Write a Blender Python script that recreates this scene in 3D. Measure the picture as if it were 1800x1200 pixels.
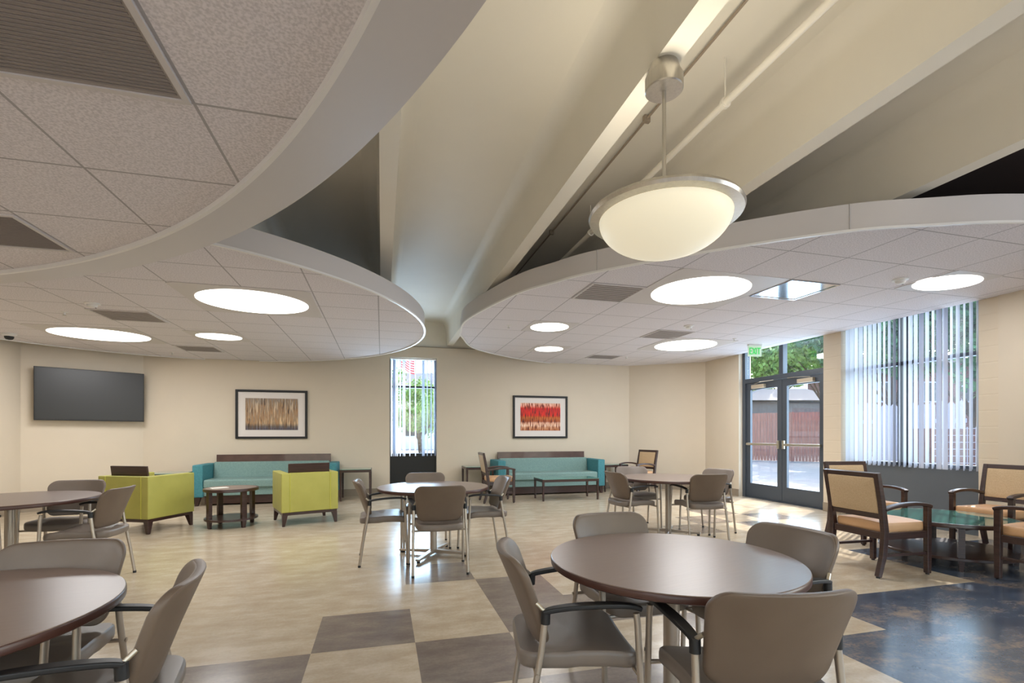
import bpy, bmesh, math, random
from mathutils import Vector, Matrix
random.seed(7)
for o in list(bpy.data.objects): bpy.data.objects.remove(o)
C = bpy.context.scene.collection
PI = math.pi
YAW = math.radians(15)

# ------------------------------------------------------------------ camera
# world axes follow the room: x along the far wall, y away from the viewer
cam_d = bpy.data.cameras.new('camera')
cam = bpy.data.objects.new('camera', cam_d); C.objects.link(cam)
cam.location = (0, 0, 1.3); cam.rotation_euler = (PI/2, 0, -YAW)
cam_d.sensor_width = 36; cam_d.lens = 855/1800*36
cam_d.shift_y = (764-600)/1800
cam_d.clip_start = 0.05; cam_d.clip_end = 300
bpy.context.scene.camera = cam

# ------------------------------------------------------------------ sky, sun, exposure
W = bpy.data.worlds.new('sky'); bpy.context.scene.world = W; W.use_nodes = True
nt = W.node_tree; bg = nt.nodes['Background']
sky = nt.nodes.new('ShaderNodeTexSky'); sky.sky_type = 'NISHITA'; sky.sun_disc = False
sky.sun_elevation = math.radians(50); sky.sun_rotation = math.radians(75)
sky.air_density = 1.4; sky.dust_density = 2.5
nt.links.new(sky.outputs[0], bg.inputs[0]); bg.inputs[1].default_value = 0.7
sun_d = bpy.data.lights.new('sun', 'SUN'); sun_d.energy = 5.5; sun_d.angle = math.radians(0.6); sun_d.color = (1, .95, .86)
sun = bpy.data.objects.new('sun', sun_d); C.objects.link(sun)
sun.rotation_euler = Vector((-0.62, -0.37, -0.69)).to_track_quat('-Z', 'Y').to_euler()
LAMP = 33.0        # watts of each large round ceiling lamp
GLOW = 2.6         # radiance of the lamp diffusers
# added fill lamps at unseen window openings behind the viewer and beside him
for (x, y, w_, h_, e_, rz) in ((-2.9, -4.12, 3.3, 2.1, 14, 0), (1.3, -4.12, 3.3, 2.1, 14, 0), (5.3, -4.12, 3.0, 2.1, 14, 0), (7.22, -.9, 4.1, 2.3, 60, 90)):
    ad = bpy.data.lights.new('added_window_light', 'AREA'); ad.shape = 'RECTANGLE'; ad.size = w_; ad.size_y = h_; ad.energy = e_; ad.color = (.86, .93, 1)
    ao = bpy.data.objects.new('added_window_light', ad); C.objects.link(ao); ao.location = (x, y, 1.95)
    ao.rotation_euler = (PI/2+math.radians(8), 0, math.radians(rz))
for (x, y, z, w_, h_, e_, rx, rz) in ((.675, 11.35, 1.95, 1.0, 2.1, 100, 100, 180), (7.80, 7.68, 1.6, 1.9, 2.9, 95, 92, 90), (7.80, 5.37, 2.0, 1.8, 2.2, 48, 92, 90)):
    ad = bpy.data.lights.new('added_window_light', 'AREA'); ad.shape = 'RECTANGLE'; ad.size = w_; ad.size_y = h_; ad.energy = e_; ad.color = (.52, .76, 1)
    ao = bpy.data.objects.new('added_window_light', ad); C.objects.link(ao); ao.location = (x, y, z)
    ao.rotation_euler = (math.radians(rx), 0, math.radians(rz))
vs = bpy.context.scene.view_settings
vs.view_transform = 'Standard'; vs.look = 'None'; vs.exposure = 0.3; vs.gamma = 1.0; vs.use_curve_mapping = False

# ------------------------------------------------------------------ materials
def srgb(r, g, b):
    f = lambda c: (c/255/12.92) if c/255 <= .04045 else ((c/255+.055)/1.055)**2.4
    return (f(r), f(g), f(b), 1)
MATS = {}
def mat(name, col, rough=.6, metal=0., spec=.5, noise=0., nscale=20., col2=None, bump=0., bscale=100., stretch=None, emit=0., coat=0., trans=0., sub=False, detail=4):
    if name in MATS: return MATS[name]
    m = bpy.data.materials.new(name); m.use_nodes = True; N = m.node_tree.nodes; L = m.node_tree.links
    b = N['Principled BSDF']; b.inputs['Roughness'].default_value = rough; b.inputs['Metallic'].default_value = metal
    b.inputs['Specular IOR Level'].default_value = spec; b.inputs['Coat Weight'].default_value = coat
    b.inputs['Transmission Weight'].default_value = trans
    b.inputs['Base Color'].default_value = col
    tc = N.new('ShaderNodeTexCoord'); mp = N.new('ShaderNodeMapping'); L.new(tc.outputs['Object'], mp.inputs[0])
    if stretch: mp.inputs['Scale'].default_value = stretch
    nz = N.new('ShaderNodeTexNoise'); nz.inputs['Scale'].default_value = nscale; nz.inputs['Detail'].default_value = detail
    L.new(mp.outputs[0], nz.inputs[0])
    if col2 is None: col2 = tuple(c*(1-noise) for c in col[:3])+(1,)
    if noise or col2 != col:
        rp = N.new('ShaderNodeValToRGB'); rp.color_ramp.elements[0].position = .32; rp.color_ramp.elements[1].position = .68
        rp.color_ramp.elements[0].color = col2; rp.color_ramp.elements[1].color = col
        L.new(nz.outputs[0], rp.inputs[0]); L.new(rp.outputs[0], b.inputs['Base Color'])
    if bump:
        n2 = N.new('ShaderNodeTexNoise'); n2.inputs['Scale'].default_value = bscale; L.new(mp.outputs[0], n2.inputs[0])
        bp = N.new('ShaderNodeBump'); bp.inputs['Strength'].default_value = bump; bp.inputs['Distance'].default_value = .01
        L.new(n2.outputs[0], bp.inputs['Height']); L.new(bp.outputs[0], b.inputs['Normal'])
    if emit:
        b.inputs['Emission Color'].default_value = col; b.inputs['Emission Strength'].default_value = emit
    MATS[name] = m
    return m
M_wall = mat('wall_paint', srgb(214, 201, 181), .65, noise=.02, nscale=3)
M_conc = mat('painted_concrete', srgb(230, 224, 210), .6, noise=.03, nscale=2)
M_dark_bay = mat('dark_brown_deck', srgb(48, 34, 30), .8, noise=.1, nscale=3)  # deck over the rightmost bays, darker brown than the rest
M_base = mat('rubber_base', srgb(150, 136, 118), .5)
M_fascia = mat('satin_fascia', srgb(204, 199, 197), .45)
M_joint = mat('fascia_joint', srgb(182, 177, 175), .5)
M_trimw = mat('white_trim', srgb(232, 230, 228), .35)
M_white = mat('white_plastic', srgb(228, 226, 222), .4)
M_grid = mat('grille_paint', srgb(164, 157, 154), .5)
M_lampf = mat('lamp_frame_paint', srgb(206, 201, 200), .5)
M_slot = mat('grille_shadow_gap', srgb(138, 130, 127), .7)
M_alu = mat('brushed_aluminium', srgb(196, 192, 184), .28, metal=1., noise=.12, nscale=60, stretch=(1, 1, .05))
M_shiny = mat('polished_aluminium', srgb(214, 216, 220), .12, metal=1.)
M_frame = mat('dark_bronze_frame', srgb(74, 81, 90), .4, metal=.2)
M_black = mat('black_plastic', srgb(22, 22, 24), .45)
M_spandrel = mat('slate_spandrel', srgb(92, 98, 104), .5, noise=.05, nscale=3)
M_spandrel_black = mat('black_spandrel', srgb(6, 6, 8), .5)
M_lam = mat('walnut_laminate', srgb(132, 114, 104), .28, col2=srgb(127, 109, 99), nscale=8, stretch=(1, 12, 1), spec=.5)
M_edge = mat('brown_edge_band', srgb(74, 46, 38), .35)
M_tube = mat('champagne_tube', srgb(176, 164, 150), .34, metal=.65)
M_vinyl = mat('taupe_vinyl', srgb(124, 112, 102), .38, col2=srgb(116, 104, 94), nscale=5, bump=.05, bscale=400)
M_shell = mat('taupe_back_shell', srgb(110, 94, 80), .45, col2=srgb(102, 86, 73), nscale=4, bump=.08, bscale=500)
M_wood = mat('espresso_wood', srgb(66, 42, 36), .32, col2=srgb(46, 28, 24), nscale=6, stretch=(1, 1, 14), coat=.2)
M_wood2 = mat('walnut_rail', srgb(92, 66, 58), .3, col2=srgb(74, 50, 44), nscale=5, stretch=(1, 14, 1), coat=.2)
M_lime = mat('lime_vinyl', srgb(176, 172, 86), .42, col2=srgb(166, 162, 78), nscale=4, bump=.05, bscale=300)
M_lime_seam = mat('lime_piping', srgb(200, 198, 84), .4)
M_teal = mat('teal_fabric', srgb(130, 158, 152), .8, col2=srgb(116, 146, 142), nscale=40, bump=.15, bscale=500)
M_teal2 = mat('deep_teal_fabric', srgb(72, 138, 146), .75, col2=srgb(62, 126, 136), nscale=30, bump=.1, bscale=500)
M_tan = mat('tan_weave', srgb(200, 174, 138), .7, col2=srgb(188, 160, 124), nscale=90, bump=.1, bscale=500)
M_orange = mat('apricot_vinyl', srgb(218, 172, 128), .45, col2=srgb(210, 163, 118), nscale=5)
M_glass_teal = mat('back_painted_teal_glass', srgb(62, 120, 112), .06, spec=.7, coat=.5)
M_glass_top = mat('pale_teal_glass', srgb(116, 158, 146), .08, spec=.6, coat=.4)
M_paper = mat('paper', srgb(232, 228, 216), .7)
M_mat_board = mat('mat_board', srgb(228, 220, 214), .7)
M_picframe = mat('black_picture_frame', srgb(16, 14, 14), .5)
M_screen = mat('tv_screen', srgb(30, 31, 32), .36, spec=.6)
M_vane = mat('vinyl_vane', srgb(220, 218, 214), .5)
M_concrete_out = mat('paving', srgb(150, 150, 150), .8, col2=srgb(132, 133, 135), nscale=2)
M_fence = mat('cedar_fence', srgb(176, 130, 118), .8, col2=srgb(150, 106, 96), nscale=3, stretch=(8, 8, .6))
M_shed = mat('grey_siding', srgb(116, 118, 122), .7, col2=srgb(96, 98, 104), nscale=4, stretch=(14, 14, .3))
M_roof = mat('grey_shingle', srgb(150, 148, 148), .9, col2=srgb(122, 120, 122), nscale=30)
M_bark = mat('bark', srgb(92, 76, 62), .9, col2=srgb(70, 58, 46), nscale=20)
M_leaf = mat('leaf_light', srgb(140, 178, 84), .6, col2=srgb(84, 128, 54), nscale=1.5)
M_leaf2 = mat('leaf_dark', srgb(86, 138, 86), .6, col2=srgb(40, 82, 56), nscale=1.5)
M_brick = mat('red_brick', srgb(112, 78, 72), .85, col2=srgb(88, 62, 58), nscale=12)
M_render = mat('white_render', srgb(224, 222, 216), .8)
M_picket = mat('white_picket', srgb(168, 176, 196), .6)
M_steel = mat('satin_steel', srgb(200, 192, 176), .3, metal=.9)
M_closer = mat('closer_cover', srgb(196, 182, 160), .4, metal=.3)
M_red = mat('flag_red', srgb(214, 60, 76), .7)
M_blue = mat('flag_blue', srgb(60, 70, 130), .7)

def glass_mat(name, tint=(1, 1, 1, 1), mix=.07):
    m = bpy.data.materials.new(name); m.use_nodes = True; N = m.node_tree.nodes; L = m.node_tree.links
    N.remove(N['Principled BSDF']); out = N['Material Output']
    t = N.new('ShaderNodeBsdfTransparent'); t.inputs[0].default_value = tint
    g = N.new('ShaderNodeBsdfGlossy'); g.inputs['Roughness'].default_value = .02
    x = N.new('ShaderNodeMixShader'); x.inputs[0].default_value = mix
    L.new(t.outputs[0], x.inputs[1]); L.new(g.outputs[0], x.inputs[2]); L.new(x.outputs[0], out.inputs[0])
    return m
M_glass = glass_mat('clear_glass')
def vane_mat():
    m = bpy.data.materials.new('backlit_vinyl_vane'); m.use_nodes = True; N = m.node_tree.nodes; L = m.node_tree.links
    p = N['Principled BSDF']; p.inputs['Base Color'].default_value = srgb(206, 208, 212); p.inputs['Roughness'].default_value = .5
    t = N.new('ShaderNodeBsdfTranslucent'); t.inputs[0].default_value = srgb(186, 198, 218)
    x = N.new('ShaderNodeMixShader'); x.inputs[0].default_value = .30
    L.new(p.outputs[0], x.inputs[1]); L.new(t.outputs[0], x.inputs[2]); L.new(x.outputs[0], N['Material Output'].inputs[0])
    return m
M_vane = vane_mat()

def emit_mat(name, col, s):
    m = bpy.data.materials.new(name); m.use_nodes = True; N = m.node_tree.nodes; L = m.node_tree.links
    b = N['Principled BSDF']; b.inputs['Base Color'].default_value = col
    b.inputs['Emission Color'].default_value = col; b.inputs['Emission Strength'].default_value = s
    b.inputs['Roughness'].default_value = .5
    return m
M_lamp = emit_mat('lamp_diffuser', (1, .965, .90, 1), GLOW)
M_bowl = emit_mat('alabaster_glass', (.93, .86, .66, 1), .38)
M_exit = emit_mat('exit_panel', srgb(196, 214, 190), .25)
M_exit_green = emit_mat('exit_green', srgb(60, 190, 90), .5)

def floor_mat(name, a, b, c, rough, s1=1.6, streak=7.):
    m = bpy.data.materials.new(name); m.use_nodes = True; N = m.node_tree.nodes; L = m.node_tree.links
    p = N['Principled BSDF']
    tc = N.new('ShaderNodeTexCoord')
    mp = N.new('ShaderNodeMapping'); mp.inputs['Scale'].default_value = (1, streak/3, 1); mp.inputs['Rotation'].default_value = (0, 0, .1)
    L.new(tc.outputs['Object'], mp.inputs[0])
    n1 = N.new('ShaderNodeTexNoise'); n1.inputs['Scale'].default_value = s1; n1.inputs['Detail'].default_value = 7; n1.inputs['Roughness'].default_value = .68
    L.new(mp.outputs[0], n1.inputs[0])
    n2 = N.new('ShaderNodeTexNoise'); n2.inputs['Scale'].default_value = 55; n2.inputs['Detail'].default_value = 3
    L.new(tc.outputs['Object'], n2.inputs[0])
    mx = N.new('ShaderNodeMath'); mx.operation = 'MULTIPLY_ADD'; mx.inputs[1].default_value = .22
    L.new(n2.outputs[0], mx.inputs[0]); 
    sb = N.new('ShaderNodeMath'); sb.operation = 'SUBTRACT'; sb.inputs[1].default_value = .11
    L.new(n1.outputs[0], sb.inputs[0]); L.new(sb.outputs[0], mx.inputs[2])
    rp = N.new('ShaderNodeValToRGB'); e = rp.color_ramp.elements
    e[0].position = .34; e[0].color = a; e[1].position = .66; e[1].color = c
    k = e.new(.5); k.color = b
    L.new(mx.outputs[0], rp.inputs[0]); L.new(rp.outputs[0], p.inputs['Base Color'])
    p.inputs['Roughness'].default_value = rough; p.inputs['Specular IOR Level'].default_value = .55
    return m
M_fl_beige = floor_mat('beige_linoleum', srgb(180, 162, 137), srgb(192, 176, 151), srgb(206, 192, 170), .2, 3.0)
M_fl_taupe = floor_mat('taupe_linoleum', srgb(118, 106, 97), srgb(130, 118, 108), srgb(144, 132, 120), .2, 3.4)
M_fl_blue = floor_mat('slate_blue_linoleum', srgb(50, 62, 80), srgb(72, 83, 98), srgb(138, 122, 108), .2, 2.0, 5.)

def tile_mat(name, u0, du, v0, dv, base, dark_line=True):
    """speckled lay-in tiles; grid lines run along the room axes"""
    m = bpy.data.materials.new(name); m.use_nodes = True; N = m.node_tree.nodes; L = m.node_tree.links
    p = N['Principled BSDF']; p.inputs['Roughness'].default_value = .8; p.inputs['Specular IOR Level'].default_value = .25
    tc = N.new('ShaderNodeTexCoord'); sp = N.new('ShaderNodeSeparateXYZ'); L.new(tc.outputs['Object'], sp.inputs[0])
    def line(out, o, d):
        a = N.new('ShaderNodeMath'); a.operation = 'SUBTRACT'; L.new(out, a.inputs[0]); a.inputs[1].default_value = o
        b = N.new('ShaderNodeMath'); b.operation = 'PINGPONG'; L.new(a.outputs[0], b.inputs[0]); b.inputs[1].default_value = d/2
        c = N.new('ShaderNodeMath'); c.operation = 'LESS_THAN'; L.new(b.outputs[0], c.inputs[0]); c.inputs[1].default_value = .0065
        return c
    a = line(sp.outputs[0], u0, du); b = line(sp.outputs[1], v0, dv)
    mxx = N.new('ShaderNodeMath'); mxx.operation = 'MAXIMUM'; L.new(a.outputs[0], mxx.inputs[0]); L.new(b.outputs[0], mxx.inputs[1])
    nz = N.new('ShaderNodeTexNoise'); nz.inputs['Scale'].default_value = 90; nz.inputs['Detail'].default_value = 3; L.new(tc.outputs['Object'], nz.inputs[0])
    rp = N.new('ShaderNodeValToRGB'); rp.color_ramp.elements[0].position = .38; rp.color_ramp.elements[1].position = .6
    rp.color_ramp.elements[0].color = tuple(c*.78 for c in base[:3])+(1,); rp.color_ramp.elements[1].color = base
    L.new(nz.outputs[0], rp.inputs[0])
    mix = N.new('ShaderNodeMix'); mix.data_type = 'RGBA'; L.new(mxx.outputs[0], mix.inputs[0])
    L.new(rp.outputs[0], mix.inputs[6]); mix.inputs[7].default_value = tuple(c*.5 for c in base[:3])+(1,)
    L.new(mix.outputs[2], p.inputs['Base Color'])
    bp = N.new('ShaderNodeBump'); bp.inputs['Strength'].default_value = .5; bp.inputs['Distance'].default_value = .006
    L.new(nz.outputs[0], bp.inputs['Height']); L.new(bp.outputs[0], p.inputs['Normal'])
    return m
T_BASE = srgb(232, 227, 231)
M_tile_l = tile_mat('ceiling_tile_far_left', -.705, .67, 5.46, .597, T_BASE)
M_tile_r = tile_mat('ceiling_tile_far_right', 2.27, .685, 3.02, .66, T_BASE)
M_tile_n = tile_mat('ceiling_tile_near', -.722, .70, 2.2, .67, T_BASE)

def block_mat():
    m = bpy.data.materials.new('painted_block'); m.use_nodes = True; N = m.node_tree.nodes; L = m.node_tree.links
    p = N['Principled BSDF']; p.inputs['Roughness'].default_value = .6; p.inputs['Base Color'].default_value = srgb(214, 200, 178)
    tc = N.new('ShaderNodeTexCoord'); sp = N.new('ShaderNodeSeparateXYZ'); L.new(tc.outputs['Object'], sp.inputs[0])
    b = N.new('ShaderNodeMath'); b.operation = 'PINGPONG'; L.new(sp.outputs[2], b.inputs[0]); b.inputs[1].default_value = .1
    c = N.new('ShaderNodeMath'); c.operation = 'SMOOTH_MIN'; L.new(b.outputs[0], c.inputs[0]); c.inputs[1].default_value = .01; c.inputs[2].default_value = .01
    bp = N.new('ShaderNodeBump'); bp.inputs['Strength'].default_value = .5; bp.inputs['Distance'].default_value = .5
    L.new(c.outputs[0], bp.inputs['Height']); L.new(bp.outputs[0], p.inputs['Normal'])
    return m
M_block = block_mat()

# ------------------------------------------------------------------ mesh helpers
def box(bm, c, s, rot=None, taper=None):
    """box centred at c, size s; taper = (sx, sy) scale of the bottom face about its own centre"""
    vs_ = []
    for z in (-1, 1):
        for x, y in ((-1, -1), (1, -1), (1, 1), (-1, 1)):
            k = taper if (taper and z < 0) else (1, 1)
            p = Vector((x*s[0]/2*k[0], y*s[1]/2*k[1], z*s[2]/2))
            if rot is not None: p = rot @ p
            vs_.append(bm.verts.new(p + Vector(c)))
    for f in ((3, 2, 1, 0), (4, 5, 6, 7), (0, 1, 5, 4), (1, 2, 6, 5), (2, 3, 7, 6), (3, 0, 4, 7)):
        bm.faces.new([vs_[i] for i in f])
    return vs_
def skewbox(bm, bot, top):
    """prism from two quads (lists of 4 points, counterclockwise seen from above)"""
    v = [bm.verts.new(p) for p in list(bot)+list(top)]
    for f in ((3, 2, 1, 0), (4, 5, 6, 7), (0, 1, 5, 4), (1, 2, 6, 5), (2, 3, 7, 6), (3, 0, 4, 7)):
        bm.faces.new([v[i] for i in f])
def quad_at(x, y, z, w, d): return [(x-w/2, y-d/2, z), (x+w/2, y-d/2, z), (x+w/2, y+d/2, z), (x-w/2, y+d/2, z)]
def prism(bm, pts, z0, z1):
    n = len(pts)
    a = [bm.verts.new((x, y, z0)) for x, y in pts]; b = [bm.verts.new((x, y, z1)) for x, y in pts]
    bm.faces.new(a[::-1]); bm.faces.new(b)
    for i in range(n): bm.faces.new((a[i], a[(i+1) % n], b[(i+1) % n], b[i]))
def wallband(bm, pts, z0, z1, closed=False, thick=.02):
    """thin upright band following an open or closed path"""
    n = len(pts); off = []
    for i in range(n):
        if closed: p, q = pts[i-1], pts[(i+1) % n]
        else: p, q = pts[max(i-1, 0)], pts[min(i+1, n-1)]
        d = Vector((q[0]-p[0], q[1]-p[1])).normalized(); nn = Vector((d.y, -d.x))
        off.append((pts[i][0]+nn.x*thick, pts[i][1]+nn.y*thick))
    R = [[bm.verts.new((p[0], p[1], z)) for p in L_] for L_, z in ((pts, z0), (off, z0), (off, z1), (pts, z1))]
    for i in range(n if closed else n-1):
        j = (i+1) % n
        for k in range(4):
            bm.faces.new((R[k][i], R[k][j], R[(k+1) % 4][j], R[(k+1) % 4][i]))
    if not closed:
        bm.faces.new([R[k][0] for k in range(4)]); bm.faces.new([R[k][n-1] for k in (3, 2, 1, 0)])
def tube(bm, pts, r, seg=10, caps=True):
    pts = [Vector(p) for p in pts]; rings = []
    rr = r if isinstance(r, (list, tuple)) else [r]*len(pts)
    up0 = None
    for i, p in enumerate(pts):
        d = (pts[min(i+1, len(pts)-1)] - pts[max(i-1, 0)]).normalized()
        if up0 is None: up0 = Vector((0, 0, 1)) if abs(d.z) < .9 else Vector((1, 0, 0))
        a = d.cross(up0).normalized(); b = a.cross(d).normalized(); up0 = b
        rings.append([bm.verts.new(p + (a*math.cos(2*PI*k/seg) + b*math.sin(2*PI*k/seg))*rr[i]) for k in range(seg)])
    for i in range(len(pts)-1):
        for k in range(seg):
            bm.faces.new((rings[i][k], rings[i][(k+1) % seg], rings[i+1][(k+1) % seg], rings[i+1][k]))
    if caps: bm.faces.new(rings[0][::-1]); bm.faces.new(rings[-1])
def ribbon(bm, pts, w, t, side=None):
    """flat bar: rectangular section w (sideways) by t (thickness) swept along pts in 3D"""
    pts = [Vector(p) for p in pts]; rings = []
    for i, p in enumerate(pts):
        d = (pts[min(i+1, len(pts)-1)] - pts[max(i-1, 0)]).normalized()
        a = Vector(side) if side else d.cross(Vector((0, 0, 1))).normalized()
        b = a.cross(d).normalized()
        ww = w[i] if isinstance(w, (list, tuple)) else w; tt = t[i] if isinstance(t, (list, tuple)) else t
        rings.append([bm.verts.new(p + a*sx*ww/2 + b*sy*tt/2) for sx, sy in ((-1, -1), (1, -1), (1, 1), (-1, 1))])
    for i in range(len(pts)-1):
        for k in range(4): bm.faces.new((rings[i][k], rings[i][(k+1) % 4], rings[i+1][(k+1) % 4], rings[i+1][k]))
    bm.faces.new(rings[0][::-1]); bm.faces.new(rings[-1])
def lathe(bm, prof, seg=48, c=(0, 0, 0)):
    rings = []
    for r, z in prof:
        if r < 1e-6: rings.append([bm.verts.new((c[0], c[1], c[2]+z))])
        else: rings.append([bm.verts.new((c[0]+r*math.cos(2*PI*k/seg), c[1]+r*math.sin(2*PI*k/seg), c[2]+z)) for k in range(seg)])
    for i in range(len(rings)-1):
        a, b = rings[i], rings[i+1]
        for k in range(seg):
            j = (k+1) % seg
            if len(a) == 1 and len(b) == 1: continue
            if len(a) == 1: bm.faces.new((a[0], b[j], b[k]))
            elif len(b) == 1: bm.faces.new((a[k], a[j], b[0]))
            else: bm.faces.new((a[k], a[j], b[j], b[k]))
def rrect(w, h, r, n=6, w2=None):
    """rounded rectangle outline, w2 = width at the bottom"""
    w2 = w if w2 is None else w2; out = []
    for cx, cy, a0, ww in ((w/2-r, h/2-r, 0, w), (-w/2+r, h/2-r, 90, w), (-w2/2+r, -h/2+r, 180, w2), (w2/2-r, -h/2+r, 270, w2)):
        for k in range(n+1):
            a = math.radians(a0+90*k/n); out.append((cx+r*math.cos(a), cy+r*math.sin(a)))
    # extra points on the long sides so that bending stays smooth
    res = []
    for i, p in enumerate(out):
        q = out[(i+1) % len(out)]; d = math.hypot(q[0]-p[0], q[1]-p[1]); m = max(1, int(d/.05))
        for k in range(m): res.append((p[0]+(q[0]-p[0])*k/m, p[1]+(q[1]-p[1])*k/m))
    return res
def pad(bm, outl, th, f, rings=((1, .35), (.99, .75), (.965, .95), (.9, 1), (.65, 1.03), (.35, 1.04))):
    """cushion: outline in (a, b), half thickness th in c, mapped to space by f(a, b, c)"""
    n = len(outl); top = []; bot = []
    for s, k in rings:
        top.append([bm.verts.new(f(a*s, b*s, th*k)) for a, b in outl]); bot.append([bm.verts.new(f(a*s, b*s, -th*k)) for a, b in outl])
    ct = bm.verts.new(f(0, 0, th*rings[-1][1])); cb = bm.verts.new(f(0, 0, -th*rings[-1][1]))
    for i in range(n):
        j = (i+1) % n
        for r in range(len(rings)-1):
            bm.faces.new((top[r][i], top[r][j], top[r+1][j], top[r+1][i]))
            bm.faces.new((bot[r][j], bot[r][i], bot[r+1][i], bot[r+1][j]))
        bm.faces.new((top[-1][i], top[-1][j], ct)); bm.faces.new((bot[-1][j], bot[-1][i], cb))
        bm.faces.new((bot[0][i], bot[0][j], top[0][j], top[0][i]))
def obj(name, bm, m, parent=None, smooth=False, bevel=0., loc=None, rotz=None):
    bmesh.ops.recalc_face_normals(bm, faces=bm.faces)
    me = bpy.data.meshes.new(name); bm.to_mesh(me); bm.free()
    for x in (m if isinstance(m, (list, tuple)) else [m]): me.materials.append(x)
    o = bpy.data.objects.new(name, me); C.objects.link(o)
    if smooth:
        for p in me.polygons: p.use_smooth = True
        me.set_sharp_from_angle(angle=math.radians(38))
    if bevel:
        b = o.modifiers.new('bevel', 'BEVEL'); b.width = bevel; b.segments = 3; b.limit_method = 'ANGLE'
        for p in me.polygons: p.use_smooth = True
        me.set_sharp_from_angle(angle=math.radians(89))
        wn = o.modifiers.new('wn', 'WEIGHTED_NORMAL'); wn.keep_sharp = False
    if parent: o.parent = parent
    if loc: o.location = loc
    if rotz is not None: o.rotation_euler = (0, 0, rotz)
    return o
def tag(o, label, cat, group=None):
    o['label'] = label; o['category'] = cat
    if group: o['group'] = group
    return o
def thing(name, label, cat, loc=(0, 0, 0), rotz=0., group=None):
    o = bpy.data.objects.new(name, None); C.objects.link(o); o.empty_display_size = .1
    o.location = loc; o.rotation_euler = (0, 0, rotz)
    return tag(o, label, cat, group)
def struct(name, bm, m, parent=None, **k):
    o = obj(name, bm, m, parent, **k)
    if not parent: o['kind'] = 'structure'
    return o
def senv(name):
    o = bpy.data.objects.new(name, None); C.objects.link(o); o['kind'] = 'structure'; return o
def NB(): return bmesh.new()
def bxo(name, c, s, m, parent=None, bevel=0., rot=None, taper=None):
    bm = NB(); box(bm, c, s, rot, taper); return obj(name, bm, m, parent, bevel=bevel)
KIDS = {}
def dup(root, loc, rotz, label, group=None):
    r = root.copy(); C.objects.link(r); r.location = loc; r.rotation_euler = (0, 0, rotz); r['label'] = label
    if group: r['group'] = group
    for ch in list(root.children):
        c = ch.copy(); C.objects.link(c); c.parent = r
        for g in list(ch.children):
            d = g.copy(); C.objects.link(d); d.parent = c
    return r
def catmull(P, n=8, closed=False):
    out = []; N_ = len(P)
    for i in range(N_ if closed else N_-1):
        g = lambda k: P[k % N_] if closed else P[min(max(k, 0), N_-1)]
        p0, p1, p2, p3 = g(i-1), g(i), g(i+1), g(i+2)
        for k in range(n):
            t = k/n
            out.append(tuple(.5*(2*p1[j]+(p2[j]-p0[j])*t+(2*p0[j]-5*p1[j]+4*p2[j]-p3[j])*t*t+(3*p1[j]-p0[j]-3*p2[j]+p3[j])*t**3) for j in range(len(p1))))
    if not closed: out.append(tuple(P[-1]))
    return out

# ------------------------------------------------------------------ room plan
UL, UR, VB, VN = -5.83, 7.30, 10.85, -4.2      # left wall, right wall, back wall, wall behind the viewer
LC0, LC1 = (-4.42, VB), (-5.83, 9.98)          # ends of the angled wall with the television
RC0, RC1 = (5.90, VB), (7.30, 9.80)            # ends of the angled wall at right
TOP = 3.8                                      # underside of the roof deck

# floor, laid in 0.61 m squares
bm = NB(); g0u, g0v, S = .203, 2.49, .61
DARK = {(-1, 1), (0, 0), (-2, 0), (-3, 0), (1, 1), (1, 2), (0, 3), (2, 1), (-4, 0), (-1, -1), (1, -1), (3, 2), (3, 0), (2, -1), (4, 1), (5, 2),
        (4, 4), (6, 5), (7, 6), (8, 5), (6, 3), (9, 6), (8, 7), (5, 7), (0, -2), (-2, -2)}
def cell_mat(i, j):
    u = g0u+(i+.5)*S; v = g0v+(j+.5)*S
    if (j <= -1 and u > 2.6) or (j == 0 and u > 3.2) or (1 <= j <= 2 and u > 5.08): return 2
    return 1 if (i, j) in DARK else 0
i0, i1 = -11, 12; j0, j1 = -11, 14
us = [UL-.3]+[g0u+i*S for i in range(i0+2, i1)]+[UR+.35]
vsx = [VN-.2]+[g0v+j*S for j in range(j0+1, j1)]+[VB+.2]
gv = {}
for a, u in enumerate(us):
    for b, v in enumerate(vsx): gv[a, b] = bm.verts.new((u, v, 0))
for a in range(len(us)-1):
    for b in range(len(vsx)-1):
        f = bm.faces.new((gv[a, b], gv[a+1, b], gv[a+1, b+1], gv[a, b+1]))
        cu, cv = (us[a]+us[a+1])/2, (vsx[b]+vsx[b+1])/2
        f.material_index = cell_mat(math.floor((cu-g0u)/S), math.floor((cv-g0v)/S))
struct('floor', bm, [M_fl_beige, M_fl_taupe, M_fl_blue])

def wallseg(bm, p, q, z0, z1, t=.2):
    """wall from p to q, its thickness to the left of the direction of travel"""
    d = Vector((q[0]-p[0], q[1]-p[1])).normalized(); n = Vector((-d.y, d.x))*t
    prism(bm, [p, q, (q[0]+n.x, q[1]+n.y), (p[0]+n.x, p[1]+n.y)], z0, z1)
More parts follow.
